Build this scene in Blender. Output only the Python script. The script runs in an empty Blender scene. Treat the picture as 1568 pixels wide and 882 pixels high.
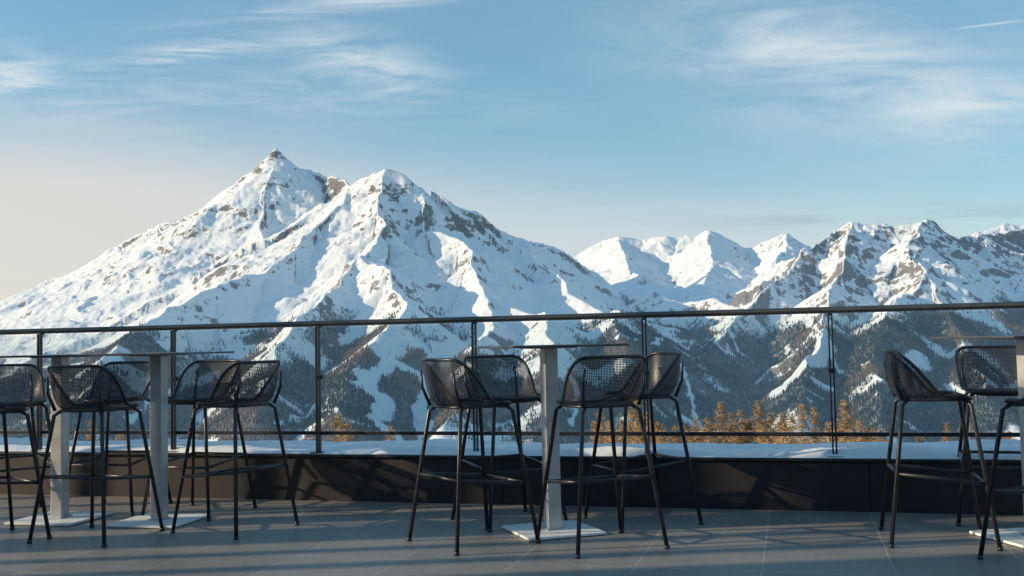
import bpy, bmesh, math, random
import numpy as np
from mathutils import Vector, Matrix
random.seed(7)
rng = np.random.default_rng(11)
S = bpy.context.scene
S.view_settings.view_transform = 'Standard'
S.view_settings.look = 'None'
S.view_settings.exposure = 0

SUN_AZ, SUN_EL = -95.0, 17.0
RAIL_ROT = math.radians(-15.0)
RAIL_Y = 7.15

# ------------------------------------------------------------------ helpers
class NB:
    """tiny node-building helper"""
    def __init__(s, tree): s.t = tree; s.n = tree.nodes; s.l = tree.links
    def node(s, typ, **kw):
        n = s.n.new(typ)
        for k, v in kw.items(): setattr(n, k, v)
        return n
    def put(s, sock, v):
        if v is None: return
        if isinstance(v, bpy.types.NodeSocket): s.l.new(v, sock)
        else:
            try: sock.default_value = v
            except Exception:
                sock.default_value = (*v, 1.0)
    def math(s, op, a, b=None, c=None, clamp=False):
        n = s.node('ShaderNodeMath', operation=op, use_clamp=clamp)
        s.put(n.inputs[0], a); s.put(n.inputs[1], b); s.put(n.inputs[2], c)
        return n.outputs[0]
    def ss(s, x, a, b):
        n = s.node('ShaderNodeMapRange', interpolation_type='SMOOTHSTEP')
        s.put(n.inputs[0], x); s.put(n.inputs[1], a); s.put(n.inputs[2], b)
        return n.outputs[0]
    def mix(s, f, a, b, blend='MIX'):
        n = s.node('ShaderNodeMix', data_type='RGBA', blend_type=blend)
        s.put(n.inputs[0], f)
        for sock, v in ((n.inputs[6], a), (n.inputs[7], b)):
            if isinstance(v, bpy.types.NodeSocket): s.l.new(v, sock)
            else: sock.default_value = (*v, 1.0) if len(v) == 3 else v
        return n.outputs[2]
    def noise(s, vec, scale, detail=5, rough=0.55, dist=0.0):
        n = s.node('ShaderNodeTexNoise')
        if vec is not None: s.l.new(vec, n.inputs['Vector'])
        n.inputs['Scale'].default_value = scale; n.inputs['Detail'].default_value = detail
        n.inputs['Roughness'].default_value = rough; n.inputs['Distortion'].default_value = dist
        return n.outputs['Fac']
    def mapping(s, vec, loc=(0,0,0), rot=(0,0,0), scale=(1,1,1)):
        n = s.node('ShaderNodeMapping')
        s.l.new(vec, n.inputs[0]); n.inputs[1].default_value = loc
        n.inputs[2].default_value = rot; n.inputs[3].default_value = scale
        return n.outputs[0]

def new_mat(name):
    m = bpy.data.materials.new(name); m.use_nodes = True
    nb = NB(m.node_tree); bs = m.node_tree.nodes['Principled BSDF']
    out = m.node_tree.nodes['Material Output']
    return m, nb, bs, out

def simple_mat(name, col, rough=0.5, metal=0.0, var=0.15, nscale=14.0, bump=0.0):
    m, nb, bs, out = new_mat(name)
    tc = nb.node('ShaderNodeTexCoord').outputs['Object']
    n = nb.noise(tc, nscale, 4, 0.6)
    dark = tuple(c*(1-var) for c in col); lite = tuple(min(1, c*(1+var)) for c in col)
    nb.l.new(nb.mix(nb.ss(n, 0.3, 0.7), dark, lite), bs.inputs['Base Color'])
    r = nb.math('MULTIPLY_ADD', n, 0.25, rough-0.12)
    nb.l.new(r, bs.inputs['Roughness']); bs.inputs['Metallic'].default_value = metal
    if bump:
        b = nb.node('ShaderNodeBump'); b.inputs['Strength'].default_value = bump; b.inputs['Distance'].default_value = 0.01
        nb.l.new(nb.noise(tc, nscale*4, 4), b.inputs['Height']); nb.l.new(b.outputs[0], bs.inputs['Normal'])
    return m

def link(ob, parent=None):
    S.collection.objects.link(ob)
    if parent is not None: ob.parent = parent
    return ob
def empty(name, loc=(0,0,0), rz=0.0):
    e = bpy.data.objects.new(name, None); e.empty_display_size = 0.1
    e.location = loc; e.rotation_euler = (0,0,rz); S.collection.objects.link(e); return e
def mesh_obj(name, bm, mat, parent=None, smooth=False):
    me = bpy.data.meshes.new(name); bm.to_mesh(me); bm.free()
    me.materials.append(mat)
    if smooth:
        for p in me.polygons: p.use_smooth = True
    return link(bpy.data.objects.new(name, me), parent)
def add_box(bm, lo, hi, rz=0.0, bevel=0.0):
    r = bmesh.ops.create_cube(bm, size=1.0)
    vs = r['verts']
    c = [(a+b)/2 for a, b in zip(lo, hi)]; d = [b-a for a, b in zip(lo, hi)]
    for v in vs: v.co = Vector((v.co.x*d[0], v.co.y*d[1], v.co.z*d[2]))
    if bevel:
        es = list({e for v in vs for e in v.link_edges})
        rr = bmesh.ops.bevel(bm, geom=es, offset=bevel, segments=2, affect='EDGES', profile=0.5)
        vs = list({v for f in rr['faces'] for v in f.verts} | {v for v in vs if v.is_valid})
    R = Matrix.Rotation(rz, 3, 'Z')
    for v in vs: v.co = R @ v.co + Vector(c)
def add_tube(bm, pts, r, seg=8, closed=False, cap=True):
    pts = [Vector(p) for p in pts]; n = len(pts); rings = []
    rad = r if isinstance(r, (list, tuple)) else [r]*n
    up = Vector((0,0,1)); prev = None
    for i, p in enumerate(pts):
        if closed: t = pts[(i+1) % n] - pts[i-1]
        else: t = pts[min(i+1, n-1)] - pts[max(i-1, 0)]
        t.normalize()
        if prev is None:
            a = up if abs(t.z) < 0.9 else Vector((1,0,0))
            x = t.cross(a).normalized()
        else:
            x = (prev - t*prev.dot(t)).normalized()
        prev = x; y = t.cross(x)
        rings.append([bm.verts.new(p + (x*math.cos(2*math.pi*k/seg) + y*math.sin(2*math.pi*k/seg))*rad[i]) for k in range(seg)])
    m = n if closed else n-1
    for i in range(m):
        a = rings[i]; b = rings[(i+1) % n]
        for k in range(seg):
            bm.faces.new((a[k], a[(k+1) % seg], b[(k+1) % seg], b[k]))
    if cap and not closed:
        bm.faces.new(rings[0][::-1]); bm.faces.new(rings[-1])

# aerial haze painted into surfaces as blue emission, by distance from the terrace (world position, same for every viewer)
def paint_haze(nb, shader, out, L=23000.0):
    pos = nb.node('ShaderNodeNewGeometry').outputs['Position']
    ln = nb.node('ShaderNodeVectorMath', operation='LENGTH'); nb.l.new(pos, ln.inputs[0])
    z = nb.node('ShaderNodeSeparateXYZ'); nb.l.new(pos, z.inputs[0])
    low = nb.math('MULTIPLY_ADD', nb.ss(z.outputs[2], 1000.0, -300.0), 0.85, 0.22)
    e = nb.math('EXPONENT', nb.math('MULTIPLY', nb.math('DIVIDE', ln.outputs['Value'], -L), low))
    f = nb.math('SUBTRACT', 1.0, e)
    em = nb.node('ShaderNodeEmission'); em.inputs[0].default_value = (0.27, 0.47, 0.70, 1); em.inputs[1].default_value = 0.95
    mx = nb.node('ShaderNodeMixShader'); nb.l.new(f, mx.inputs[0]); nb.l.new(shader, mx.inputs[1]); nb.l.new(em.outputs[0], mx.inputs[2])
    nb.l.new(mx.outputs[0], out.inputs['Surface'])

# ------------------------------------------------------------------ camera
cam_d = bpy.data.cameras.new("camera"); cam = bpy.data.objects.new("camera", cam_d); S.collection.objects.link(cam)
cam_d.sensor_width = 36; cam_d.lens = 36.0*1600/1568
cam_d.clip_start = 0.05; cam_d.clip_end = 60000
cam.matrix_world = Matrix.Translation((0,0,1.1)) @ Matrix.Rotation(math.radians(90+3.0), 4, 'X') @ Matrix.Rotation(math.radians(-1.18), 4, 'Z')
S.camera = cam

# ------------------------------------------------------------------ light
az, el = math.radians(SUN_AZ), math.radians(SUN_EL)
sv = Vector((math.sin(az)*math.cos(el), math.cos(az)*math.cos(el), math.sin(el)))
sd = bpy.data.lights.new("sun", 'SUN'); sd.energy = 5.0; sd.angle = math.radians(0.5); sd.color = (1.0, 0.80, 0.52)
so = bpy.data.objects.new("sun", sd); so.rotation_euler = sv.to_track_quat('Z', 'Y').to_euler(); so.location = sv*50
S.collection.objects.link(so)

w = bpy.data.worlds.new("World"); S.world = w; w.use_nodes = True
nb = NB(w.node_tree); nb.n.clear()
out = nb.node('ShaderNodeOutputWorld')
sky = nb.node('ShaderNodeTexSky', sky_type='NISHITA'); sky.sun_disc = False
sky.sun_elevation = el; sky.sun_rotation = az; sky.altitude = 1200; sky.air_density = 1.3; sky.dust_density = 0.5; sky.ozone_density = 2.0
bg = nb.node('ShaderNodeBackground'); nb.l.new(sky.outputs[0], bg.inputs[0]); bg.inputs[1].default_value = 0.15
d = nb.node('ShaderNodeTexCoord').outputs['Generated']
sp = nb.node('ShaderNodeSeparateXYZ'); nb.l.new(d, sp.inputs[0])
yy = nb.math('MAXIMUM', nb.math('ABSOLUTE', sp.outputs[1]), 0.05)
u = nb.math('DIVIDE', sp.outputs[0], yy); v = nb.math('DIVIDE', sp.outputs[2], yy)
cv = nb.node('ShaderNodeCombineXYZ'); nb.l.new(u, cv.inputs[0]); nb.l.new(v, cv.inputs[1]); uv = cv.outputs[0]
def blob(cx, cy, a, b, rot):
    m = nb.node('ShaderNodeMapping', vector_type='TEXTURE'); nb.l.new(uv, m.inputs[0])
    m.inputs[1].default_value = (cx, cy, 0); m.inputs[2].default_value = (0,0,math.radians(rot)); m.inputs[3].default_value = (a, b, 1)
    l = nb.node('ShaderNodeVectorMath', operation='LENGTH'); nb.l.new(m.outputs[0], l.inputs[0])
    return nb.math('EXPONENT', nb.math('MULTIPLY', nb.math('MULTIPLY', l.outputs['Value'], l.outputs['Value']), -1.0))
def wisp(rot, sx, sy, seed, lo=0.34, hi=0.70, dist=0.7):
    m = nb.mapping(uv, (seed, seed*0.7, 0), (0,0,math.radians(rot)), (sx, sy, 1))
    return nb.ss(nb.noise(m, 1.0, 7, 0.66, dist), lo, hi)
wA = wisp(18, 7, 42, 1.3); wB = wisp(-9, 6, 60, 4.1, 0.34, 0.70); wC = wisp(16, 5, 24, 9.2, 0.30, 0.72)
groups = [
    (wA, [(-0.46, 0.262, 0.11, 0.026, -15, 0.95), (-0.15, 0.275, 0.09, 0.028, -20, 0.95), (-0.24, 0.245, 0.22, 0.022, -4, 0.45)]),
    (wB, [(-0.30, 0.288, 0.13, 0.012, 8, 0.9), (-0.12, 0.338, 0.16, 0.012, 6, 0.8)]),
    (wC, [(0.31, 0.262, 0.16, 0.055, -12, 0.95), (0.46, 0.215, 0.18, 0.036, -8, 0.95), (0.27, 0.305, 0.10, 0.025, -24, 0.7)]),
]
cl = None
for wn, bl in groups:
    mk = None
    for (a0, b0, c0, d0, e0, k) in bl:
        t = nb.math('MULTIPLY', blob(a0, b0, c0, d0, e0), k); mk = t if mk is None else nb.math('MAXIMUM', mk, t)
    t = nb.math('MULTIPLY', wn, mk); cl = t if cl is None else nb.math('MAXIMUM', cl, t)
ci_ = nb.math('MULTIPLY_ADD', nb.noise(nb.mapping(uv, (5, 2, 0), (0,0,0.15), (2.0, 7, 1)), 1.0, 4, 0.55, 0.3), 0.5, 0.06, clamp=True)
ct = nb.math('MULTIPLY', blob(0.47, 0.299, 0.035, 0.0011, 6), 0.6)
cl = nb.math('MAXIMUM', cl, ct)
veil_n = nb.noise(nb.mapping(uv, (2,1,0), (0,0,0.05), (1.6, 9, 1)), 1.0, 5, 0.55, 0.4)
vt = nb.math('MULTIPLY_ADD', veil_n, 0.09, nb.math('MULTIPLY_ADD', u, -0.13, 0.078))
veil = nb.ss(v, nb.math('ADD', vt, 0.08), nb.math('SUBTRACT', vt, 0.035))
veil = nb.math('MULTIPLY', veil, 0.85)
gb = nb.math('MULTIPLY', nb.math('MULTIPLY', blob(0.36, 0.114, 0.18, 0.010, 0), nb.ss(nb.noise(nb.mapping(uv, (8.8, 6, 0), (0,0,0), (5, 60, 1)), 1.0, 3), 0.38, 0.58)), 0.6)
bgv = nb.node('ShaderNodeBackground'); bgv.inputs[1].default_value = 1.0
vc = nb.mix(nb.ss(u, -0.5, 0.25), (0.76, 0.72, 0.67), (0.62, 0.70, 0.75)); nb.l.new(vc, bgv.inputs[0])
bgc = nb.node('ShaderNodeBackground'); bgc.inputs[0].default_value = (0.72, 0.80, 0.83, 1)
bgt = nb.node('ShaderNodeBackground'); bgt.inputs[0].default_value = (0.22, 0.70, 1.0, 1); bgt.inputs[1].default_value = 0.70
bgg = nb.node('ShaderNodeBackground'); bgg.inputs[0].default_value = (0.36, 0.47, 0.57, 1)
def mixs(f, a, b):
    m = nb.node('ShaderNodeMixShader'); nb.l.new(f, m.inputs[0]); nb.l.new(a, m.inputs[1]); nb.l.new(b, m.inputs[2]); return m.outputs[0]
s0 = mixs(ci_, bg.outputs[0], bgt.outputs[0])
s1 = mixs(veil, s0, bgv.outputs[0]); s2 = mixs(cl, s1, bgc.outputs[0]); s3 = mixs(gb, s2, bgg.outputs[0])
nb.l.new(s3, out.inputs[0])

# ------------------------------------------------------------------ terrain
TAB = rng.random((8, 256, 256)).astype(np.float32)*2-1
def vn(x, y, k=0, deriv=False):
    xi = np.floor(x); yi = np.floor(y); fx = (x-xi).astype(np.float32); fy = (y-yi).astype(np.float32)
    xi = xi.astype(np.int64) & 255; yi = yi.astype(np.int64) & 255; x1 = (xi+1) & 255; y1 = (yi+1) & 255
    T = TAB[k]; a = T[yi, xi]; b = T[yi, x1]; c = T[y1, xi]; dd = T[y1, x1]
    ux = fx*fx*fx*(fx*(fx*6-15)+10); uy = fy*fy*fy*(fy*(fy*6-15)+10)
    k1 = b-a; k2 = c-a; k4 = a-b-c+dd
    n = a + k1*ux + k2*uy + k4*ux*uy
    if not deriv: return n
    dx = 30*fx*fx*(fx*(fx-2)+1); dy = 30*fy*fy*(fy*(fy-2)+1)
    return n, dx*(k1+k4*uy), dy*(k2+k4*ux)
def fbm(x, y, octv, k=0, g=0.5):
    s = 0; a = 1.0
    for i in range(octv):
        s = s + a*vn(x+i*13.7, y+i*7.3, (k+i) % 8); a *= g
        x, y = 1.6*x+1.2*y, -1.2*x+1.6*y
    return s
def eroded(x, y, octv, k=0):
    s = 0; a = 1.0; dx = 0; dy = 0
    for i in range(octv):
        n, nx, ny = vn(x+i*5.1, y+i*9.7, (k+i) % 8, True)
        dx = dx+nx; dy = dy+ny
        s = s + a*n/(1+0.8*(dx*dx+dy*dy)); a *= 0.52
        x, y = 1.6*x+1.2*y, -1.2*x+1.6*y
    return s
def ridged(x, y, octv, k=0):
    s = 0; a = 0.6
    for i in range(octv):
        s = s + a*(1-np.abs(vn(x+i*3.3, y+i*1.9, (k+i) % 8))*1.6); a *= 0.47
        x, y = 2.03*x+0.3*y, -0.3*x+1.73*y
    return s
# image pixel x, y unprojected at an assumed distance in km -> world point
def pixel_to_world(img_x, img_y, km):
    horizon_y = 541-0.0205*img_x
    D = km*1000
    return ((img_x-784)/1600*D, D, 1.1+(horizon_y-img_y)/1600*D)
ridges = [ # (slope, rib amplitude, points as image x, image y, km)
 (0.74, 125, [(-300,620,9.2),(-60,530,8.5),(0,488,8.3),(60,428,8.2),(95,408,8.15),(130,404,8.1),(185,372,8.0),(240,340,7.9),(268,334,7.85),(300,330,7.8),(352,314,7.65),(380,292,7.55),(404,256,7.5),(424,227,7.5),(450,250,7.5),(475,262,7.5),(500,274,7.4),(530,280,7.2),(548,284,6.8)]),
 (0.78, 80, [(424,235,7.5),(408,300,6.95),(398,345,6.6),(404,392,6.2),(390,430,5.8)]),
 (0.62, 80, [(360,315,7.6),(335,360,7.1),(330,400,6.6)]),
 (0.60, 80, [(240,342,7.9),(262,376,7.3),(285,412,6.8),(290,442,6.3)]),
 (0.52, 80, [(185,374,8.0),(190,412,7.2),(160,455,6.5),(170,505,5.8)]),
 (0.52, 80, [(60,430,8.2),(85,462,7.2),(60,508,6.4),(100,565,5.4)]),
 (0.5, 80, [(0,490,8.3),(-20,520,7.2),(-10,570,6)]),
 (0.64, 100, [(530,284,6.9),(548,270,6.4),(575,261,6.25),(590,258,6.2),(612,262,6.2),(640,283,6.2),(680,303,6.1),(720,325,6.1),(760,345,6.1),(800,356,6.2),(850,375,6.3),(872,388,6.35),(930,436,6.2),(1000,456,5.9),(1080,468,5.5),(1150,482,5.2)]),
 (0.58, 80, [(548,270,6.4),(525,307,6.0),(490,347,5.7),(455,380,5.4),(400,410,5.1),(330,440,4.8),(270,470,4.5),(225,502,4.2),(150,560,3.7),(100,640,3.1)]),
 (0.54, 80, [(590,262,6.2),(572,320,5.7),(595,345,5.45),(560,395,5.0),(520,440,4.6),(470,480,4.2),(420,550,3.6),(380,640,3.0)]),
 (0.48, 65, [(560,395,5.0),(600,430,4.6),(620,470,4.2),(560,540,3.6),(520,640,2.9)]),
 (0.54, 80, [(640,285,6.2),(655,340,5.7),(705,362,5.45),(722,400,5.1),(745,440,4.7),(760,478,4.3),(720,550,3.7),(690,650,2.95)]),
 (0.46, 60, [(745,440,4.7),(830,470,4.4),(850,530,3.8),(830,620,3.15)]),
 (0.48, 65, [(800,358,6.2),(815,405,5.6),(880,450,5.0),(940,478,4.5),(960,540,3.85),(970,620,3.2)]),
 (0.52, 80, [(700,425,10),(800,402,10),(870,392,9.8),(905,379,9.8),(925,368,9.8),(950,363,9.7),(985,367,9.7),(1000,362,9.7),(1020,359,9.6),(1035,361,9.6),(1050,356,9.6),(1068,358,9.6),(1085,350,9.5),(1115,361,9.5),(1150,374,9.4),(1180,366,9.3),(1210,356,9.3),(1235,371,9.3),(1260,378,9.2),(1350,372,9.4),(1450,365,9.5),(1568,350,9.6),(1750,360,9.7)]),
 (0.42, 60, [(1085,352,9.5),(1098,397,8.4),(1075,440,7.4)]),
 (0.42, 60, [(1210,358,9.3),(1185,415,8.0),(1135,455,7.1)]),
 (0.38, 50, [(950,366,9.7),(965,412,8.3),(1010,448,7.2)]),
 (0.60, 120, [(1060,560,4.3),(1110,505,4.7),(1145,474,5.0),(1180,443,5.2),(1220,410,5.5),(1262,378,5.8),(1285,352,6.0),(1310,340,6.0),(1350,342,6.0),(1385,340,6.0),(1415,329,6.0),(1445,345,6.1),(1470,363,6.2),(1500,353,6.6),(1530,359,6.8),(1568,349,7.0),(1650,335,7.0),(1800,350,7.0)]),
 (0.54, 90, [(1415,333,6.0),(1398,380,5.45),(1420,425,5.0),(1450,475,4.6),(1480,535,4.0),(1500,620,3.3)]),
 (0.54, 90, [(1310,344,6.0),(1300,395,5.45),(1275,445,4.95),(1265,500,4.4),(1240,560,3.8),(1220,640,3.2)]),
 (0.54, 90, [(1500,355,6.6),(1535,398,5.85),(1560,445,5.3),(1590,510,4.6),(1640,600,3.8)]),
 (0.48, 65, [(1420,425,5.0),(1360,480,4.4),(1340,560,3.7),(1350,650,3.0)]),
]
azs = np.concatenate([np.linspace(-70, -29.5, 60, endpoint=False), np.linspace(-29.5, 29.5, 1180), np.linspace(29.5, 70, 61)[1:]])
azr = np.radians(azs)
dist = np.concatenate([np.geomspace(14, 2000, 70, endpoint=False), np.geomspace(2000, 11500, 740)])
A, Dm = np.meshgrid(azr, dist)         # rows = distance
X = (np.sin(A)*Dm).ravel().astype(np.float32); Y = (np.cos(A)*Dm).ravel().astype(np.float32)
def height(X, Y):
    wx = 26*fbm(X/380, Y/380, 5, 1, 0.55); wy = 26*fbm(X/380+50, Y/380+20, 5, 3, 0.55)
    Xw = X+wx; Yw = Y+wy
    H = np.full(X.shape, -2000.0, np.float32)
    for ri, (sl, amp, pts) in enumerate(ridges):
        P = [pixel_to_world(*p) for p in pts]
        best = np.full(X.shape, -1e9, np.float32); bd = np.zeros_like(best); ba = np.zeros_like(best); acc = 0.0
        for p, q in zip(P[:-1], P[1:]):
            ex, ey = q[0]-p[0], q[1]-p[1]; L2 = ex*ex+ey*ey; L = math.sqrt(L2)
            t = np.clip(((Xw-p[0])*ex+(Yw-p[1])*ey)/L2, 0, 1)
            dd = np.hypot(Xw-p[0]-t*ex, Yw-p[1]-t*ey)
            c = p[2]+t*(q[2]-p[2]) - sl*dd*(1.12-0.12*np.clip(dd/900, 0, 2.5))
            m = c > best
            best[m] = c[m]; bd[m] = dd[m]; ba[m] = (acc+t*L)[m]; acc += L
        idx = np.nonzero(best > -900)[0]
        if idx.size == 0: continue
        a_, d_ = ba[idx], bd[idx]
        r = ridged(a_/260+ri*17.3+0.2*wx[idx]/26, d_/1100+ri*3.1, 5, ri % 8)
        best[idx] += amp*(r-0.95)*(1-np.exp(-d_/170))
        kk = 12.0; dif = H-best; hh_ = np.clip(0.5+0.5*dif/kk, 0, 1)
        H = best*(1-hh_)+H*hh_ + kk*hh_*(1-hh_)
    e = eroded(X/520, Y/520, 9, 2)
    e2 = eroded(X/170+7, Y/170+3, 6, 5)
    up = np.clip((H+350)/700, 0.3, 1)
    ck = np.clip((X/np.maximum(Y, 1)-0.2)/0.08, 0, 1)
    H = H + (50+16*ck)*e*up + (11+10*ck)*e2*up
    H = H + (4+4.5*ck)*fbm(X/60, Y/60, 4, 5)*up
    H = np.maximum(H, -720+20*fbm(X/300, Y/300, 3, 4))
    Dq = np.hypot(X, Y)
    own = -4-0.2*Dq-0.00002*Dq**2 + 1.5*fbm(X/40, Y/40, 4, 6)*np.clip(Dq/100, 0, 1) + 20*fbm(X/300, Y/300, 3, 4)*np.clip((Dq-150)/800, 0, 1)
    own = np.where(Dq > 2300, own-(Dq-2300)*1.5, own)
    return np.maximum(H, own)
Z = height(X, Y)
R_, C_ = A.shape
Z2 = Z.reshape(R_, C_)
tanE = Z2/Dm
runmax = np.maximum.accumulate(tanE, axis=0)
def hit(img_x, img_y):   # world point on the terrain seen at an image pixel
    x, y, z = pixel_to_world(img_x, img_y, 1.0)
    a = math.atan2(x, y); v_ = (z-1.1)/math.hypot(x, y)
    c = int(np.argmin(np.abs(azr-a)))
    col = tanE[75:, c]; k = np.nonzero(col >= v_)[0]
    r = (int(k[0]) if k.size else len(col)-1)+75
    return (dist[r]*math.sin(azr[c]), dist[r]*math.cos(azr[c]))
pistes = [  # piste points in image pixels, dropped onto the terrain
 (28, [(640,470),(600,500),(575,535),(598,552),(568,575),(565,600),(590,618),(568,640),(600,668)]),
 (26, [(598,552),(640,575),(655,600),(640,630),(650,668)]),
 (9, [(500,610),(540,590),(570,575)]),
 (8, [(420,650),(480,620),(520,640),(560,650)]),
 (38, [(1262,520),(1240,548),(1215,572),(1185,600)]),
 (9, [(1080,520),(1130,540),(1200,530),(1262,530),(1330,560)]),
 (12, [(1225,480),(1240,500),(1262,520)]),
 (10, [(1040,560),(1050,590),(1060,640),(1070,660)]),
 (12, [(700,500),(690,530),(650,560)]),
 (10, [(860,560),(880,600),(870,650)]),
 (13, [(1440,590),(1500,596),(1560,580)]),
 (9, [(300,560),(260,600),(200,640)]),
 (9, [(940,520),(1000,530),(1060,520),(1110,505)]),
]
pist = np.full(X.shape, 1e6, np.float32)
for wd, pl in pistes:
    W = [hit(*p) for p in pl]
    for p, q in zip(W[:-1], W[1:]):
        if math.hypot(q[0]-p[0], q[1]-p[1]) > 1500: continue
        ex, ey = q[0]-p[0], q[1]-p[1]; L2 = ex*ex+ey*ey+1e-3
        t = np.clip(((X-p[0])*ex+(Y-p[1])*ey)/L2, 0, 1)
        dd = np.hypot(X-p[0]-t*ex, Y-p[1]-t*ey)-wd + 8*vn(X/45, Y/45, 1)
        pist = np.minimum(pist, dd)
piste = np.clip(0.5-pist/8.0, 0, 1).astype(np.float32)
rgt = np.clip((X/np.maximum(Y, 1)+0.05)/0.15, 0, 1)
tl = 58 + 95*fbm(X/500, Y/500, 4, 6) + 55*rgt
patch = fbm(X/150+9, Y/150, 5, 7)
forest = np.clip((tl-Z)/110, 0, 1)*np.clip(0.66+0.22*rgt+1.6*patch+np.clip((tl-Z-120)/240, 0, 0.6), 0, 1)*(1-piste)
forest = forest.astype(np.float32)
rocky = np.clip((X/np.maximum(Y, 1)-0.22)/0.08, 0, 1)*np.clip((Z-50)/200, 0, 1)*(Y < 8000)
rocky = rocky.astype(np.float32)

nv = X.size
me = bpy.data.meshes.new("mountain_terrain"); me.vertices.add(nv)
me.vertices.foreach_set("co", np.stack([X, Y, Z], 1).astype(np.float32).ravel())
i = np.arange(nv).reshape(R_, C_)
q = np.stack([i[:-1,:-1], i[:-1,1:], i[1:,1:], i[1:,:-1]], -1).reshape(-1, 4)
nf = len(q); me.loops.add(nf*4); me.loops.foreach_set("vertex_index", q.ravel().astype(np.int32))
me.polygons.add(nf); me.polygons.foreach_set("loop_start", (np.arange(nf)*4).astype(np.int32))
me.polygons.foreach_set("use_smooth", np.ones(nf, bool))
me.update(calc_edges=True)
for nm, arr in (("forest", forest), ("piste", piste), ("rocky", rocky)):
    at = me.attributes.new(nm, 'FLOAT', 'POINT'); at.data.foreach_set("value", arr)
if me.polygons[1000].normal.z < 0: me.flip_normals()
ter = link(bpy.data.objects.new("mountain_terrain", me))
m, nb, bs, out = new_mat("snow_rock_terrain")
geo = nb.node('ShaderNodeNewGeometry'); pos = geo.outputs['Position']
nz = nb.node('ShaderNodeSeparateXYZ'); nb.l.new(geo.outputs['Normal'], nz.inputs[0])
def attr(nm): return nb.node('ShaderNodeAttribute', attribute_name=nm).outputs['Fac']
n1 = nb.noise(pos, 0.022, 6, 0.78); n2 = nb.noise(pos, 0.07, 3, 0.65); n3 = nb.noise(pos, 0.003, 2, 0.5)
thr = nb.math('MULTIPLY_ADD', n1, 0.85, nb.math('MULTIPLY_ADD', n3, 0.30, nb.math('MULTIPLY_ADD', attr("rocky"), 0.085, 0.088)))
rock = nb.math('MULTIPLY', nb.ss(nb.math('SUBTRACT', thr, nz.outputs[2]), -0.01, 0.07), 0.92)
rockc = nb.mix(nb.ss(n2, 0.35, 0.65), (0.07, 0.066, 0.062), (0.21, 0.175, 0.14))
snowc = nb.mix(nb.ss(n1, 0.3, 0.7), (0.86, 0.865, 0.87), (0.93, 0.93, 0.92))
c1 = nb.mix(rock, snowc, rockc)
fm = nb.math('MULTIPLY', nb.ss(nb.math('ADD', attr("forest"), nb.math('MULTIPLY_ADD', n2, 1.0, -0.5)), 0.2, 0.7), 0.86)
floorc = nb.mix(nb.ss(n1, 0.4, 0.6), (0.045, 0.047, 0.042), (0.16, 0.115, 0.075))
c2 = nb.mix(fm, c1, floorc)
c3 = nb.mix(nb.math('MULTIPLY', attr("piste"), 0.95), c2, (0.88, 0.89, 0.9))
nb.l.new(c3, bs.inputs['Base Color']); bs.inputs['Roughness'].default_value = 0.8
bs.inputs['Specular IOR Level'].default_value = 0.15
bp = nb.node('ShaderNodeBump'); bp.inputs['Distance'].default_value = 10; bp.inputs['Strength'].default_value = 0.5
nb.l.new(nb.noise(pos, 0.025, 4, 0.65), bp.inputs['Height']); nb.l.new(bp.outputs[0], bs.inputs['Normal'])
paint_haze(nb, bs.outputs[0], out)
me.materials.append(m)

# --- distant forest: one mesh of many conifers standing on the slopes
N = 330000
rr = np.sqrt(rng.uniform(2000.0**2, 5600.0**2, N)); aa = np.radians(rng.uniform(-30, 30, N))
tx = np.sin(aa)*rr; ty = np.cos(aa)*rr
ci = np.clip(np.searchsorted(azr, aa)-1, 0, C_-2); rj = np.clip(np.searchsorted(dist, rr)-1, 0, R_-2)
fa = (aa-azr[ci])/(azr[ci+1]-azr[ci]); fr = (rr-dist[rj])/(dist[rj+1]-dist[rj])
def samp(G): return (G[rj,ci]*(1-fa)+G[rj,ci+1]*fa)*(1-fr)+(G[rj+1,ci]*(1-fa)+G[rj+1,ci+1]*fa)*fr
tz = samp(Z2); fo = samp(forest.reshape(R_, C_)); hid = samp(runmax)
vis = (tz+26)/rr > hid-0.002
keep = (rng.random(N) < fo*0.85) & vis & (tz/rr > -0.14)
tx, ty, tz, rr = tx[keep], ty[keep], tz[keep], rr[keep]; n = len(tx)
print("forest trees", n)
hh = rng.uniform(8, 19, n); ra = hh*rng.uniform(0.13, 0.19, n)
K = 4
ang = rng.uniform(0, 6.28, n)[:, None] + np.arange(K)[None]*2*np.pi/K
rad = ra[:, None]*rng.uniform(0.7, 1.25, (n, K))
ring = np.stack([tx[:,None]+np.cos(ang)*rad, ty[:,None]+np.sin(ang)*rad, np.repeat((tz+hh*0.06)[:,None], K, 1)], -1)
apex = np.stack([tx, ty, tz+hh], -1)[:, None]
co = np.concatenate([ring, apex], 1).reshape(-1, 3)
base = (np.arange(n)*(K+1))[:, None]
tri = np.stack([base+np.arange(K), base+(np.arange(K)+1) % K, np.repeat(base+K, K, 1)], -1).reshape(-1, 3)
fme = bpy.data.meshes.new("distant_forest"); fme.vertices.add(len(co)); fme.vertices.foreach_set("co", co.astype(np.float32).ravel())
fme.loops.add(len(tri)*3); fme.loops.foreach_set("vertex_index", tri.astype(np.int32).ravel())
fme.polygons.add(len(tri)); fme.polygons.foreach_set("loop_start", (np.arange(len(tri))*3).astype(np.int32))
fme.update(calc_edges=True)
lar = np.clip(0.50+0.9*fbm(tx/260, ty/260, 3, 2) + rng.normal(0, 0.25, n), 0, 1)
at = fme.attributes.new("larch", 'FLOAT', 'POINT'); at.data.foreach_set("value", np.repeat(lar, K+1).astype(np.float32))
link(bpy.data.objects.new("distant_forest", fme))
m, nb, bs, out = new_mat("distant_trees")
a_ = nb.node('ShaderNodeAttribute', attribute_name="larch").outputs['Fac']
c = nb.mix(nb.ss(a_, 0.35, 0.85), (0.028, 0.045, 0.030), (0.21, 0.13, 0.065))
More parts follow.
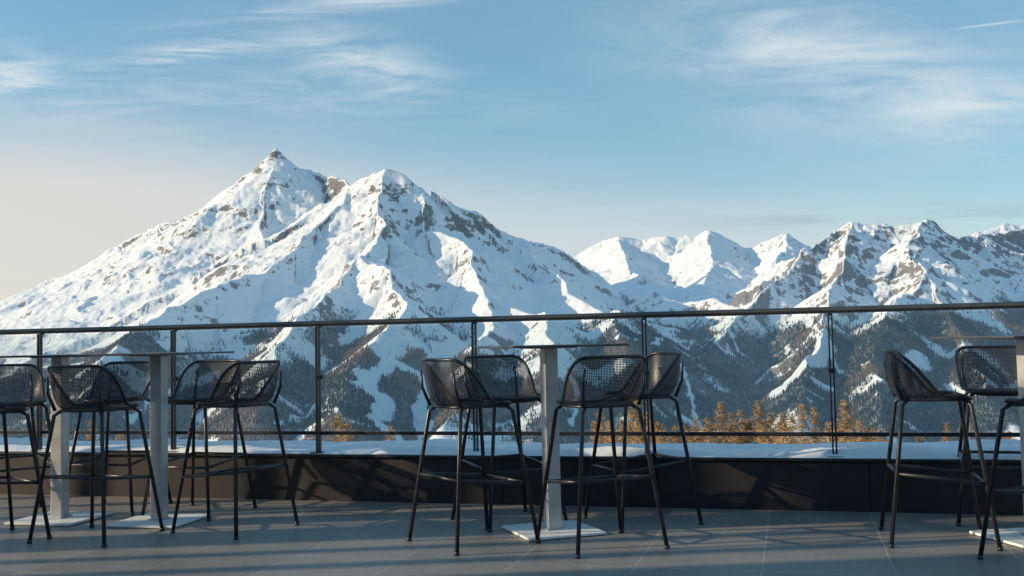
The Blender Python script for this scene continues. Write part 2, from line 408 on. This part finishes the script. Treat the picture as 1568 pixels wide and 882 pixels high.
nb.l.new(c, bs.inputs['Base Color']); bs.inputs['Roughness'].default_value = 0.9; bs.inputs['Specular IOR Level'].default_value = 0.1
paint_haze(nb, bs.outputs[0], out); fme.materials.append(m)

# --- nearer larches just below the terrace
def larch_mesh(bm, x, y, z0, H, Rr, rnd):
    add_tube(bm, [(x, y, z0), (x+rnd.uniform(-.15,.15), y, z0+H*0.5), (x, y, z0+H)], [H*0.012+.03, H*0.008+.02, 0.015], 5)
    nbr = int(H*20)
    for k in range(nbr):
        f = 1-(rnd.random()**1.15)*0.5           # relative height
        zz = z0+H*f; L = Rr*((1-f)**0.72)*rnd.uniform(0.55, 1.15)+0.12
        a = rnd.uniform(0, 6.283); dx, dy = math.cos(a), math.sin(a)
        dz = L*rnd.uniform(-0.25, 0.3)
        p0 = Vector((x, y, zz)); p1 = p0+Vector((dx*L, dy*L, dz)); side = Vector((-dy, dx, 0))
        wv = 0.022
        bm.faces.new([bm.verts.new(p0+Vector((0,0,wv))), bm.verts.new(p0-Vector((0,0,wv))), bm.verts.new(p1)])
        nt = 4+int(L*6)
        for j in range(nt):
            t = rnd.uniform(0.2, 1.0); b = p0.lerp(p1, t); l = rnd.uniform(0.12, 0.38)
            dr = (side*rnd.choice((-1, 1))*rnd.uniform(.3, 1)+Vector((dx, dy, 0))*0.5+Vector((0,0,rnd.uniform(-.7,.7)))).normalized()
            o = Vector((rnd.uniform(-1,1), rnd.uniform(-1,1), rnd.uniform(-1,1)))*0.035
            bm.faces.new([bm.verts.new(b+o), bm.verts.new(b-o), bm.verts.new(b+dr*l)])
def tree_mat(name, ca, cb):
    m, nb, bs, out = new_mat(name)
    gp = nb.node('ShaderNodeNewGeometry').outputs['Position']
    f = nb.ss(nb.noise(gp, 1.3, 4, 0.7), 0.35, 0.65)
    nb.l.new(nb.mix(f, ca, cb), bs.inputs['Base Color']); bs.inputs['Roughness'].default_value = 0.9
    return m
larch_m = tree_mat("larch_twigs", (0.30, 0.17, 0.07), (0.62, 0.42, 0.22))
spruce_m = tree_mat("spruce_needles", (0.03, 0.045, 0.02), (0.07, 0.09, 0.04))
rnd = random.Random(5)
bmL = bmesh.new(); bmS = bmesh.new()
tops = [(515,632),(528,646),(905,645),(914,628),(927,645),(945,642),(968,602),(985,630),(1003,648),(1028,652),(1045,650),(1060,640),(1078,640),(1098,616),(1113,632),(1128,628),(1140,642),(1155,614),(1172,634),(1192,632),(1207,639),(1222,618),(1240,624),(1262,646),(1285,612),(1293,634),(1308,642),(1322,654),(1340,658),(1400,664),(1536,660)]  # larch tops in image pixels
for img_x, img_y in tops:
    Dk = rnd.uniform(0.075, 0.115); px_, py_, pz_ = pixel_to_world(img_x, img_y, Dk)
    g = -4-0.2*math.hypot(px_, py_)-0.5
    larch_mesh(bmL, px_, py_, g, pz_-g, rnd.uniform(2.8, 4.0), rnd)
for k in range(60):
    img_x = rnd.choice([rnd.uniform(890, 1340), rnd.uniform(900, 1300), rnd.uniform(-50, 1600)]); img_y = rnd.uniform(642, 686)
    Dk = rnd.uniform(0.06, 0.13); px_, py_, pz_ = pixel_to_world(img_x, img_y, Dk)
    g = -4-0.2*math.hypot(px_, py_)-0.5
    if rnd.random() < 0.22: larch_mesh(bmS, px_, py_, g, pz_-g, 3.4, rnd)
    else: larch_mesh(bmL, px_, py_, g, pz_-g, 3.2, rnd)
mesh_obj("larch_trees", bmL, larch_m); mesh_obj("spruce_trees", bmS, spruce_m)

# ------------------------------------------------------------------ terrace
# floor
m, nb, bs, out = new_mat("slate_tiles")
tc = nb.node('ShaderNodeTexCoord').outputs['Object']
br = nb.node('ShaderNodeTexBrick'); br.offset = 0.0; br.squash = 1.0
nb.l.new(nb.mapping(tc, (0.13, 0.0, 0)), br.inputs['Vector'])
br.inputs['Color1'].default_value = (0.185, 0.165, 0.150, 1); br.inputs['Color2'].default_value = (0.265, 0.240, 0.218, 1); br.inputs['Mortar'].default_value = (0.42, 0.40, 0.38, 1)
br.inputs['Scale'].default_value = 1; br.inputs['Mortar Size'].default_value = 0.0035; br.inputs['Mortar Smooth'].default_value = 0.2
br.inputs['Brick Width'].default_value = 0.6; br.inputs['Row Height'].default_value = 0.6; br.inputs['Bias'].default_value = -0.1
na = nb.noise(tc, 2.2, 5, 0.65); nbb = nb.noise(tc, 22, 4, 0.7)
col = nb.mix(nb.math('MULTIPLY', nb.ss(na, 0.3, 0.75), 0.5), br.outputs['Color'], (0.32, 0.285, 0.25))
col = nb.mix(nb.math('MULTIPLY', nb.ss(nbb, 0.45, 0.75), 0.5), col, (0.13, 0.12, 0.112))
nb.l.new(col, bs.inputs['Base Color'])
nb.l.new(nb.math('MULTIPLY_ADD', na, 0.40, 0.24), bs.inputs['Roughness'])
bp = nb.node('ShaderNodeBump'); bp.inputs['Strength'].default_value = 0.4; bp.inputs['Distance'].default_value = 0.004
hsum = nb.math('SUBTRACT', nb.math('MULTIPLY', nbb, 0.5), br.outputs['Fac'])
nb.l.new(hsum, bp.inputs['Height']); nb.l.new(bp.outputs[0], bs.inputs['Normal'])
bm = bmesh.new(); add_box(bm, (-13, -14, -0.3), (14, 0.02, 0.0))
fl = mesh_obj("terrace_floor", bm, m); fl.location = (0, RAIL_Y, 0); fl.rotation_euler = (0,0,RAIL_ROT)

# parapet with coping and snow
par_m = simple_mat("dark_cladding", (0.018, 0.016, 0.018), 0.6, 0.0, 0.3, 3.0, 0.1)
snow_m, nb, bs, out = new_mat("ledge_snow")
tc = nb.node('ShaderNodeTexCoord').outputs['Object']
nb.l.new(nb.mix(nb.ss(nb.noise(tc, 3, 4), 0.35, 0.65), (0.78, 0.8, 0.84), (0.88, 0.89, 0.9)), bs.inputs['Base Color'])
bs.inputs['Roughness'].default_value = 0.6
bp = nb.node('ShaderNodeBump'); bp.inputs['Strength'].default_value = 0.5; bp.inputs['Distance'].default_value = 0.01
nb.l.new(nb.noise(tc, 25, 4), bp.inputs['Height']); nb.l.new(bp.outputs[0], bs.inputs['Normal'])
pw = empty("parapet_wall", (0, RAIL_Y, 0), RAIL_ROT)
bm = bmesh.new()
k = -12.0
while k < 13:
    add_box(bm, (k+0.003, 0.022, -0.28), (k+2.377, 0.80, 0.31), bevel=0.004); k += 2.38
add_box(bm, (-12, 0.03, -0.28), (13, 0.79, 0.30))
mesh_obj("cladding_panels", bm, par_m, pw)
bm = bmesh.new(); add_box(bm, (-12, 0.0, 0.312), (13, 0.82, 0.332), bevel=0.004)
mesh_obj("coping", bm, simple_mat("coping_metal", (0.05, 0.05, 0.055), 0.4, 0.6), pw)
nx_, ny_ = 900, 16
gx = np.linspace(-11.9, 12.9, nx_); gy = np.linspace(0.02, 0.80, ny_)
GX, GY = np.meshgrid(gx, gy)
edge = np.minimum((GY-0.02)/0.10, (0.80-GY)/0.08).clip(0, 1)
thick = (0.035+0.022*fbm(GX*1.3, GY*3, 4, 1)+0.006*fbm(GX*9, GY*9, 3, 2)).clip(0.004, 1)
GZ = 0.3325+thick*np.sqrt(edge)*1.0
GY2 = GY + 0.02*fbm(GX*3, GX*0+2, 3, 4)*(1-edge)
GY2 = np.maximum(GY2, 0.008)
vs = np.stack([GX, GY2, GZ], -1).reshape(-1, 3).tolist()
ii = np.arange(nx_*ny_).reshape(ny_, nx_)
fs = np.stack([ii[:-1,:-1], ii[:-1,1:], ii[1:,1:], ii[1:,:-1]], -1).reshape(-1, 4).tolist()
sm = bpy.data.meshes.new("snow_layer"); sm.from_pydata(vs, [], fs); sm.materials.append(snow_m)
for p in sm.polygons: p.use_smooth = True
link(bpy.data.objects.new("snow_layer", sm), pw)

# railing
rail_m = simple_mat("anodised_rail", (0.14, 0.13, 0.115), 0.35, 0.8, 0.12, 6)
post_m = simple_mat("dark_post", (0.05, 0.05, 0.055), 0.4, 0.6, 0.15, 9)
gl, nb, bs, out = new_mat("rail_glass")
nb.n.remove(bs)
tr = nb.node('ShaderNodeBsdfTransparent'); tr.inputs[0].default_value = (0.84, 0.90, 0.90, 1)
gg = nb.node('ShaderNodeBsdfGlossy'); gg.inputs['Roughness'].default_value = 0.0
fr_ = nb.node('ShaderNodeFresnel'); fr_.inputs[0].default_value = 1.5
a = nb.node('ShaderNodeMixShader'); nb.l.new(fr_.outputs[0], a.inputs[0]); nb.l.new(tr.outputs[0], a.inputs[1]); nb.l.new(gg.outputs[0], a.inputs[2])
nb.l.new(a.outputs[0], out.inputs[0])
rl = empty("glass_railing", (0, RAIL_Y, 0), RAIL_ROT)
T = 0.10
bm = bmesh.new()
prof = [(0.030*math.cos(t)*1.0, 0.0215*math.sin(t)) for t in [2*math.pi*k/14 for k in range(14)]]
ends = []
for xx in (-11.5, 12.5):
    ends.append([bm.verts.new((xx, T+p[0], 1.268+p[1])) for p in prof])
for k in range(14):
    bm.faces.new((ends[0][k], ends[0][(k+1) % 14], ends[1][(k+1) % 14], ends[1][k]))
bm.faces.new(ends[0]); bm.faces.new(ends[1][::-1])
mesh_obj("handrail", bm, rail_m, rl, True)
bm = bmesh.new(); add_box(bm, (-11.5, T-0.012, 0.462), (12.5, T+0.012, 0.488), bevel=0.004)
mesh_obj("bottom_rail", bm, post_m, rl)
posts = [0.89+1.19*k for k in range(-10, 10)]
bm = bmesh.new(); bc = bmesh.new(); bg_ = bmesh.new()
for k, s_ in enumerate(posts):
    add_box(bm, (s_-0.016, T-0.045, 0.333), (s_-0.006, T-0.0135, 1.245), bevel=0.002)
    add_box(bm, (s_+0.006, T-0.045, 0.333), (s_+0.016, T-0.0135, 1.245), bevel=0.002)
    add_box(bc, (s_-0.05, T-0.07, 0.3335), (s_+0.05, T+0.06, 0.342), bevel=0.002)
    for zc in (0.88,):
        add_box(bc, (s_-0.024, T-0.012, zc-0.016), (s_+0.024, T+0.018, zc+0.016), bevel=0.004)
        add_tube(bc, [(s_, T-0.065, zc), (s_, T-0.013, zc)], 0.012, 10)
    add_box(bc, (s_-0.014, T-0.03, 1.235), (s_+0.014, T+0.01, 1.256), bevel=0.003)
    if k < len(posts)-1:
        bg_.faces.new([bg_.verts.new(c) for c in ((s_+0.012, T, 0.50), (s_+1.178, T, 0.50), (s_+1.178, T, 1.235), (s_+0.012, T, 1.235))])
mesh_obj("posts", bm, post_m, rl); mesh_obj("clamps", bc, post_m, rl)
mesh_obj("glass_panes", bg_, gl, rl)

# ------------------------------------------------------------------ tables
alu = simple_mat("brushed_aluminium", (0.50, 0.50, 0.51), 0.4, 0.4, 0.1, 8)
plate_m = simple_mat("pale_steel_plate", (0.82, 0.82, 0.82), 0.4, 0.0, 0.08, 6)
top_m = simple_mat("dark_laminate", (0.06, 0.063, 0.075), 0.3, 0.0, 0.2, 12)
def table(x, y, rz):
    e = empty("bar_table", (x, y, 0), math.radians(rz))
    bm = bmesh.new(); add_box(bm, (-.235,-.235,.004), (.235,.235,.018), bevel=.003)
    mesh_obj("base_plate", bm, plate_m, e)
    bm = bmesh.new(); add_box(bm, (-.041,-.041,.0185), (.041,.041,1.062), bevel=.004)
    mesh_obj("column", bm, alu, e)
    bm = bmesh.new()
    add_box(bm, (-.13,-.13,1.0625), (.13,.13,1.0695), bevel=.002)
    add_box(bm, (-.055,-.055,.0186), (.055,.055,.026), bevel=.002)
    mesh_obj("bracket", bm, alu, e)
    bm = bmesh.new(); add_box(bm, (-.35,-.35,1.070), (.35,.35,1.083), bevel=.004)
    mesh_obj("table_top", bm, top_m, e)
for t in ((0.207, 6.13, 20), (-2.29, 6.76, -13), (-3.00, 6.93, -13), (2.76, 5.62, 12)): table(*t)

# ------------------------------------------------------------------ stools
blk = simple_mat("black_powder_coat", (0.022, 0.022, 0.025), 0.38, 0.0, 0.2, 20)
mesh_m, nb, bs, out = new_mat("perforated_steel")
bs.inputs['Base Color'].default_value = (0.026, 0.026, 0.03, 1); bs.inputs['Roughness'].default_value = 0.4
uvn = nb.node('ShaderNodeUVMap', uv_map="UVMap").outputs[0]
vo = nb.node('ShaderNodeTexVoronoi'); vo.feature = 'F1'; nb.l.new(uvn, vo.inputs['Vector'])
vo.inputs['Scale'].default_value = 1.0; vo.inputs['Randomness'].default_value = 0.0
hole = nb.math('LESS_THAN', vo.outputs['Distance'], 0.32)
tr = nb.node('ShaderNodeBsdfTransparent'); mx = nb.node('ShaderNodeMixShader')
nb.l.new(hole, mx.inputs[0]); nb.l.new(bs.outputs[0], mx.inputs[1]); nb.l.new(tr.outputs[0], mx.inputs[2]); nb.l.new(mx.outputs[0], out.inputs[0])
PIT = 0.0068
def sstep(a, b, x):
    t = min(1, max(0, (x-a)/(b-a))); return t*t*(3-2*t)
SEAT = 0.765; RB = 0.172
def rim(th):          # th: angle from the back of the seat (0 = back)
    a = abs(th)
    return 0.240*(1-sstep(math.radians(36), math.radians(104), a)) + 0.010
def plan(th, r):      # rounded square outline, local +X = front
    c, s_ = -math.cos(th), math.sin(th); p = 3.4
    k = (abs(c)**p+abs(s_)**p)**(-1/p)
    return c*k*r, s_*k*r
def build_stool_meshes():
    bm = bmesh.new(); uvl = bm.loops.layers.uv.new("UVMap")
    NT, NR = 56, 20
    data = []
    for j in range(NR+1):
        v_ = j/NR; row = []
        for i_ in range(NT):
            th = -math.pi+2*math.pi*i_/NT
            if v_ < 0.55:
                r = RB*(v_/0.55); z = SEAT-0.012*(1-(v_/0.55)**2); arc = r; w_ = 0
            else:
                w_ = (v_-0.55)/0.45
                h = rim(th); fl_ = 0.016+0.042*(h/0.257)
                r = RB+fl_*math.sin(w_*math.pi/2)**0.8
                z = SEAT+h*(w_**1.35)
                arc = RB+max(h, fl_)*w_
            x_, y_ = plan(th, r)
            y_ *= (1.0+0.04*w_)
            if x_ > 0.13: z -= (x_-0.13)*0.28
            if v_ < 0.55: uvc = (x_/PIT, y_/PIT)
            else: uvc = (th*0.19/PIT, arc/PIT)
            row.append((Vector((x_, y_, z)), uvc))
        data.append(row)
    vv = [[bm.verts.new(p[0]) for p in row] if j else None for j, row in enumerate(data)]
    cen = bm.verts.new((0, 0, SEAT-0.012))
    def face(vl, uvs):
        f = bm.faces.new(vl); f.smooth = True
        for lp, uvc in zip(f.loops, uvs): lp[uvl].uv = uvc
    for i_ in range(NT):
        i2 = (i_+1) % NT
        face([cen, vv[1][i_], vv[1][i2]], [(0,0), data[1][i_][1], data[1][i2][1]])
        for j in range(1, NR):
            a, b, c, d_ = data[j][i_], data[j][i2], data[j+1][i2], data[j+1][i_]
            uvs = [a[1], b[1], c[1], d_[1]]
            if j >= NR*0.55 and i2 == 0:
                per = 2*math.pi*0.19/PIT
                uvs = [a[1], (b[1][0]+per, b[1][1]), (c[1][0]+per, c[1][1]), d_[1]]
            if j/NR < 0.55 <= (j+1)/NR:
                uvs = [(p[0].x/PIT, p[0].y/PIT) for p in (a, b, c, d_)]
            face([vv[j][i_], vv[j][i2], vv[j+1][i2], vv[j+1][i_]], uvs)
    me1 = bpy.data.meshes.new("seat_shell"); bm.to_mesh(me1); bm.free(); me1.materials.append(mesh_m)
    bm = bmesh.new()
    add_tube(bm, [data[NR][i_][0] for i_ in range(NT)], 0.0095, 8, closed=True)
    add_tube(bm, [data[11][i_][0]-Vector((0,0,0.010)) for i_ in range(NT)], 0.009, 6, closed=True)
    F = 0.26; Tt = 0.165
    legs = {}
    for sx in (-1, 1):
        for sy in (-1, 1):
            top = Vector((sx*Tt, sy*Tt, SEAT-0.008)); bot = Vector((sx*F, sy*F, 0.008))
            legs[sx, sy] = (top, bot)
            mid = top.lerp(bot, 0.04)
            add_tube(bm, [top-Vector((sx*.03, sy*.03, -0.002)), mid, bot], 0.0115, 10)
            add_tube(bm, [bot-Vector((0,0,0.008)), bot+Vector((0,0,0.012))], 0.0145, 10)
    def at(k, z): 
        t, b = legs[k]; f = (t.z-z)/(t.z-b.z); return t.lerp(b, f)
    for k1, k2, z in (((1,-1),(1,1),0.33), ((-1,-1),(-1,1),0.375), ((-1,-1),(1,-1),0.352), ((-1,1),(1,1),0.352)):
        za, zb = (z, z)
        if k1[0] != k2[0]: za, zb = 0.375, 0.33
        add_tube(bm, [at(k1, za), at(k2, zb)], 0.009, 8)
    for sy in (-1, 1):
        t = legs[-1, sy][0]
        add_tube(bm, [t, t+Vector((-0.040, sy*0.016, 0.10)), t+Vector((-0.050, sy*0.010, 0.20))], [0.0105, 0.0085, 0.005], 8)
    me2 = bpy.data.meshes.new("frame"); bm.to_mesh(me2); bm.free(); me2.materials.append(blk)
    for p in me2.polygons: p.use_smooth = True
    return me1, me2
shell, frame = build_stool_meshes()
stools = [ # x, y, facing (deg)
 (-0.245, 5.87, 34), (-0.05, 6.52, -62), (0.45, 5.71, 112), (0.76, 6.42, 200),
 (-2.49, 6.27, 72), (-3.13, 6.22, 48), (-3.42, 7.15, -50), (-1.715, 6.445, 150), (-2.13, 7.10, 250),
 (2.25, 5.66, -14), (2.86, 6.2, 250), (2.60, 5.03, 115), (-2.78, 7.35, -100),
]
for x_, y_, a_ in stools:
    e = empty("bar_stool", (x_, y_, 0), math.radians(a_))
    for nm, md in (("seat_shell", shell), ("frame", frame)):
        link(bpy.data.objects.new(nm, md), e)

# ------------------------------------------------------------------ restaurant building (rear facade; left wing added outside the view to shade the terrace)
wall_m = simple_mat("pale_render_wall", (0.62, 0.60, 0.57), 0.8, 0.0, 0.1, 2.0)
timber_m = simple_mat("larch_cladding", (0.38, 0.28, 0.19), 0.7, 0.0, 0.25, 2.0)
roof_m = simple_mat("roof_metal", (0.08, 0.08, 0.09), 0.5, 0.4)
win_m = simple_mat("window_glazing", (0.03, 0.04, 0.05), 0.15, 0.0)
bd = empty("restaurant_building")
bm = bmesh.new()
add_box(bm, (-19, -14, -4), (-9.5, 3.6, 4.4))
add_box(bm, (-9.4, -14, -4), (12, -7.5, 3.4))
mesh_obj("walls", bm, wall_m, bd)
bm = bmesh.new(); add_box(bm, (-19.6, -14.6, 4.41), (-9.3, 3.65, 4.6)); add_box(bm, (-9.28, -14.6, 3.41), (12.6, -7.0, 3.6))
mesh_obj("roof", bm, roof_m, bd)
bm = bmesh.new()
for k in range(7): add_box(bm, (-8.6+k*2.9, -7.495, 0.1), (-6.0+k*2.9, -7.46, 2.7))
for k in range(5): add_box(bm, (-9.495, -4.6+k*1.65, 0.3), (-9.46, -3.3+k*1.65, 2.5))
mesh_obj("windows", bm, win_m, bd)
# slatted screen added out of view; its gaps throw sun streaks on the floor
bm = bmesh.new()
slats = [(3.66, 4.25), (4.52, 4.64), (4.92, 5.03), (5.25, 5.70), (5.90, 6.12), (6.45, 6.58), (6.95, 7.05), (7.45, 7.55), (8.0, 8.1), (8.6, 8.7), (9.2, 9.3), (9.65, 9.75)]
for y0, y1 in slats: add_box(bm, (-9.42, y0, -0.2), (-9.36, y1, 4.5))
add_box(bm, (-9.355, 3.66, 4.38), (-9.30, 9.75, 4.5)); add_box(bm, (-9.355, 3.66, 0.05), (-9.30, 9.75, 0.13))
mesh_obj("sun_streak_screen", bm, timber_m)
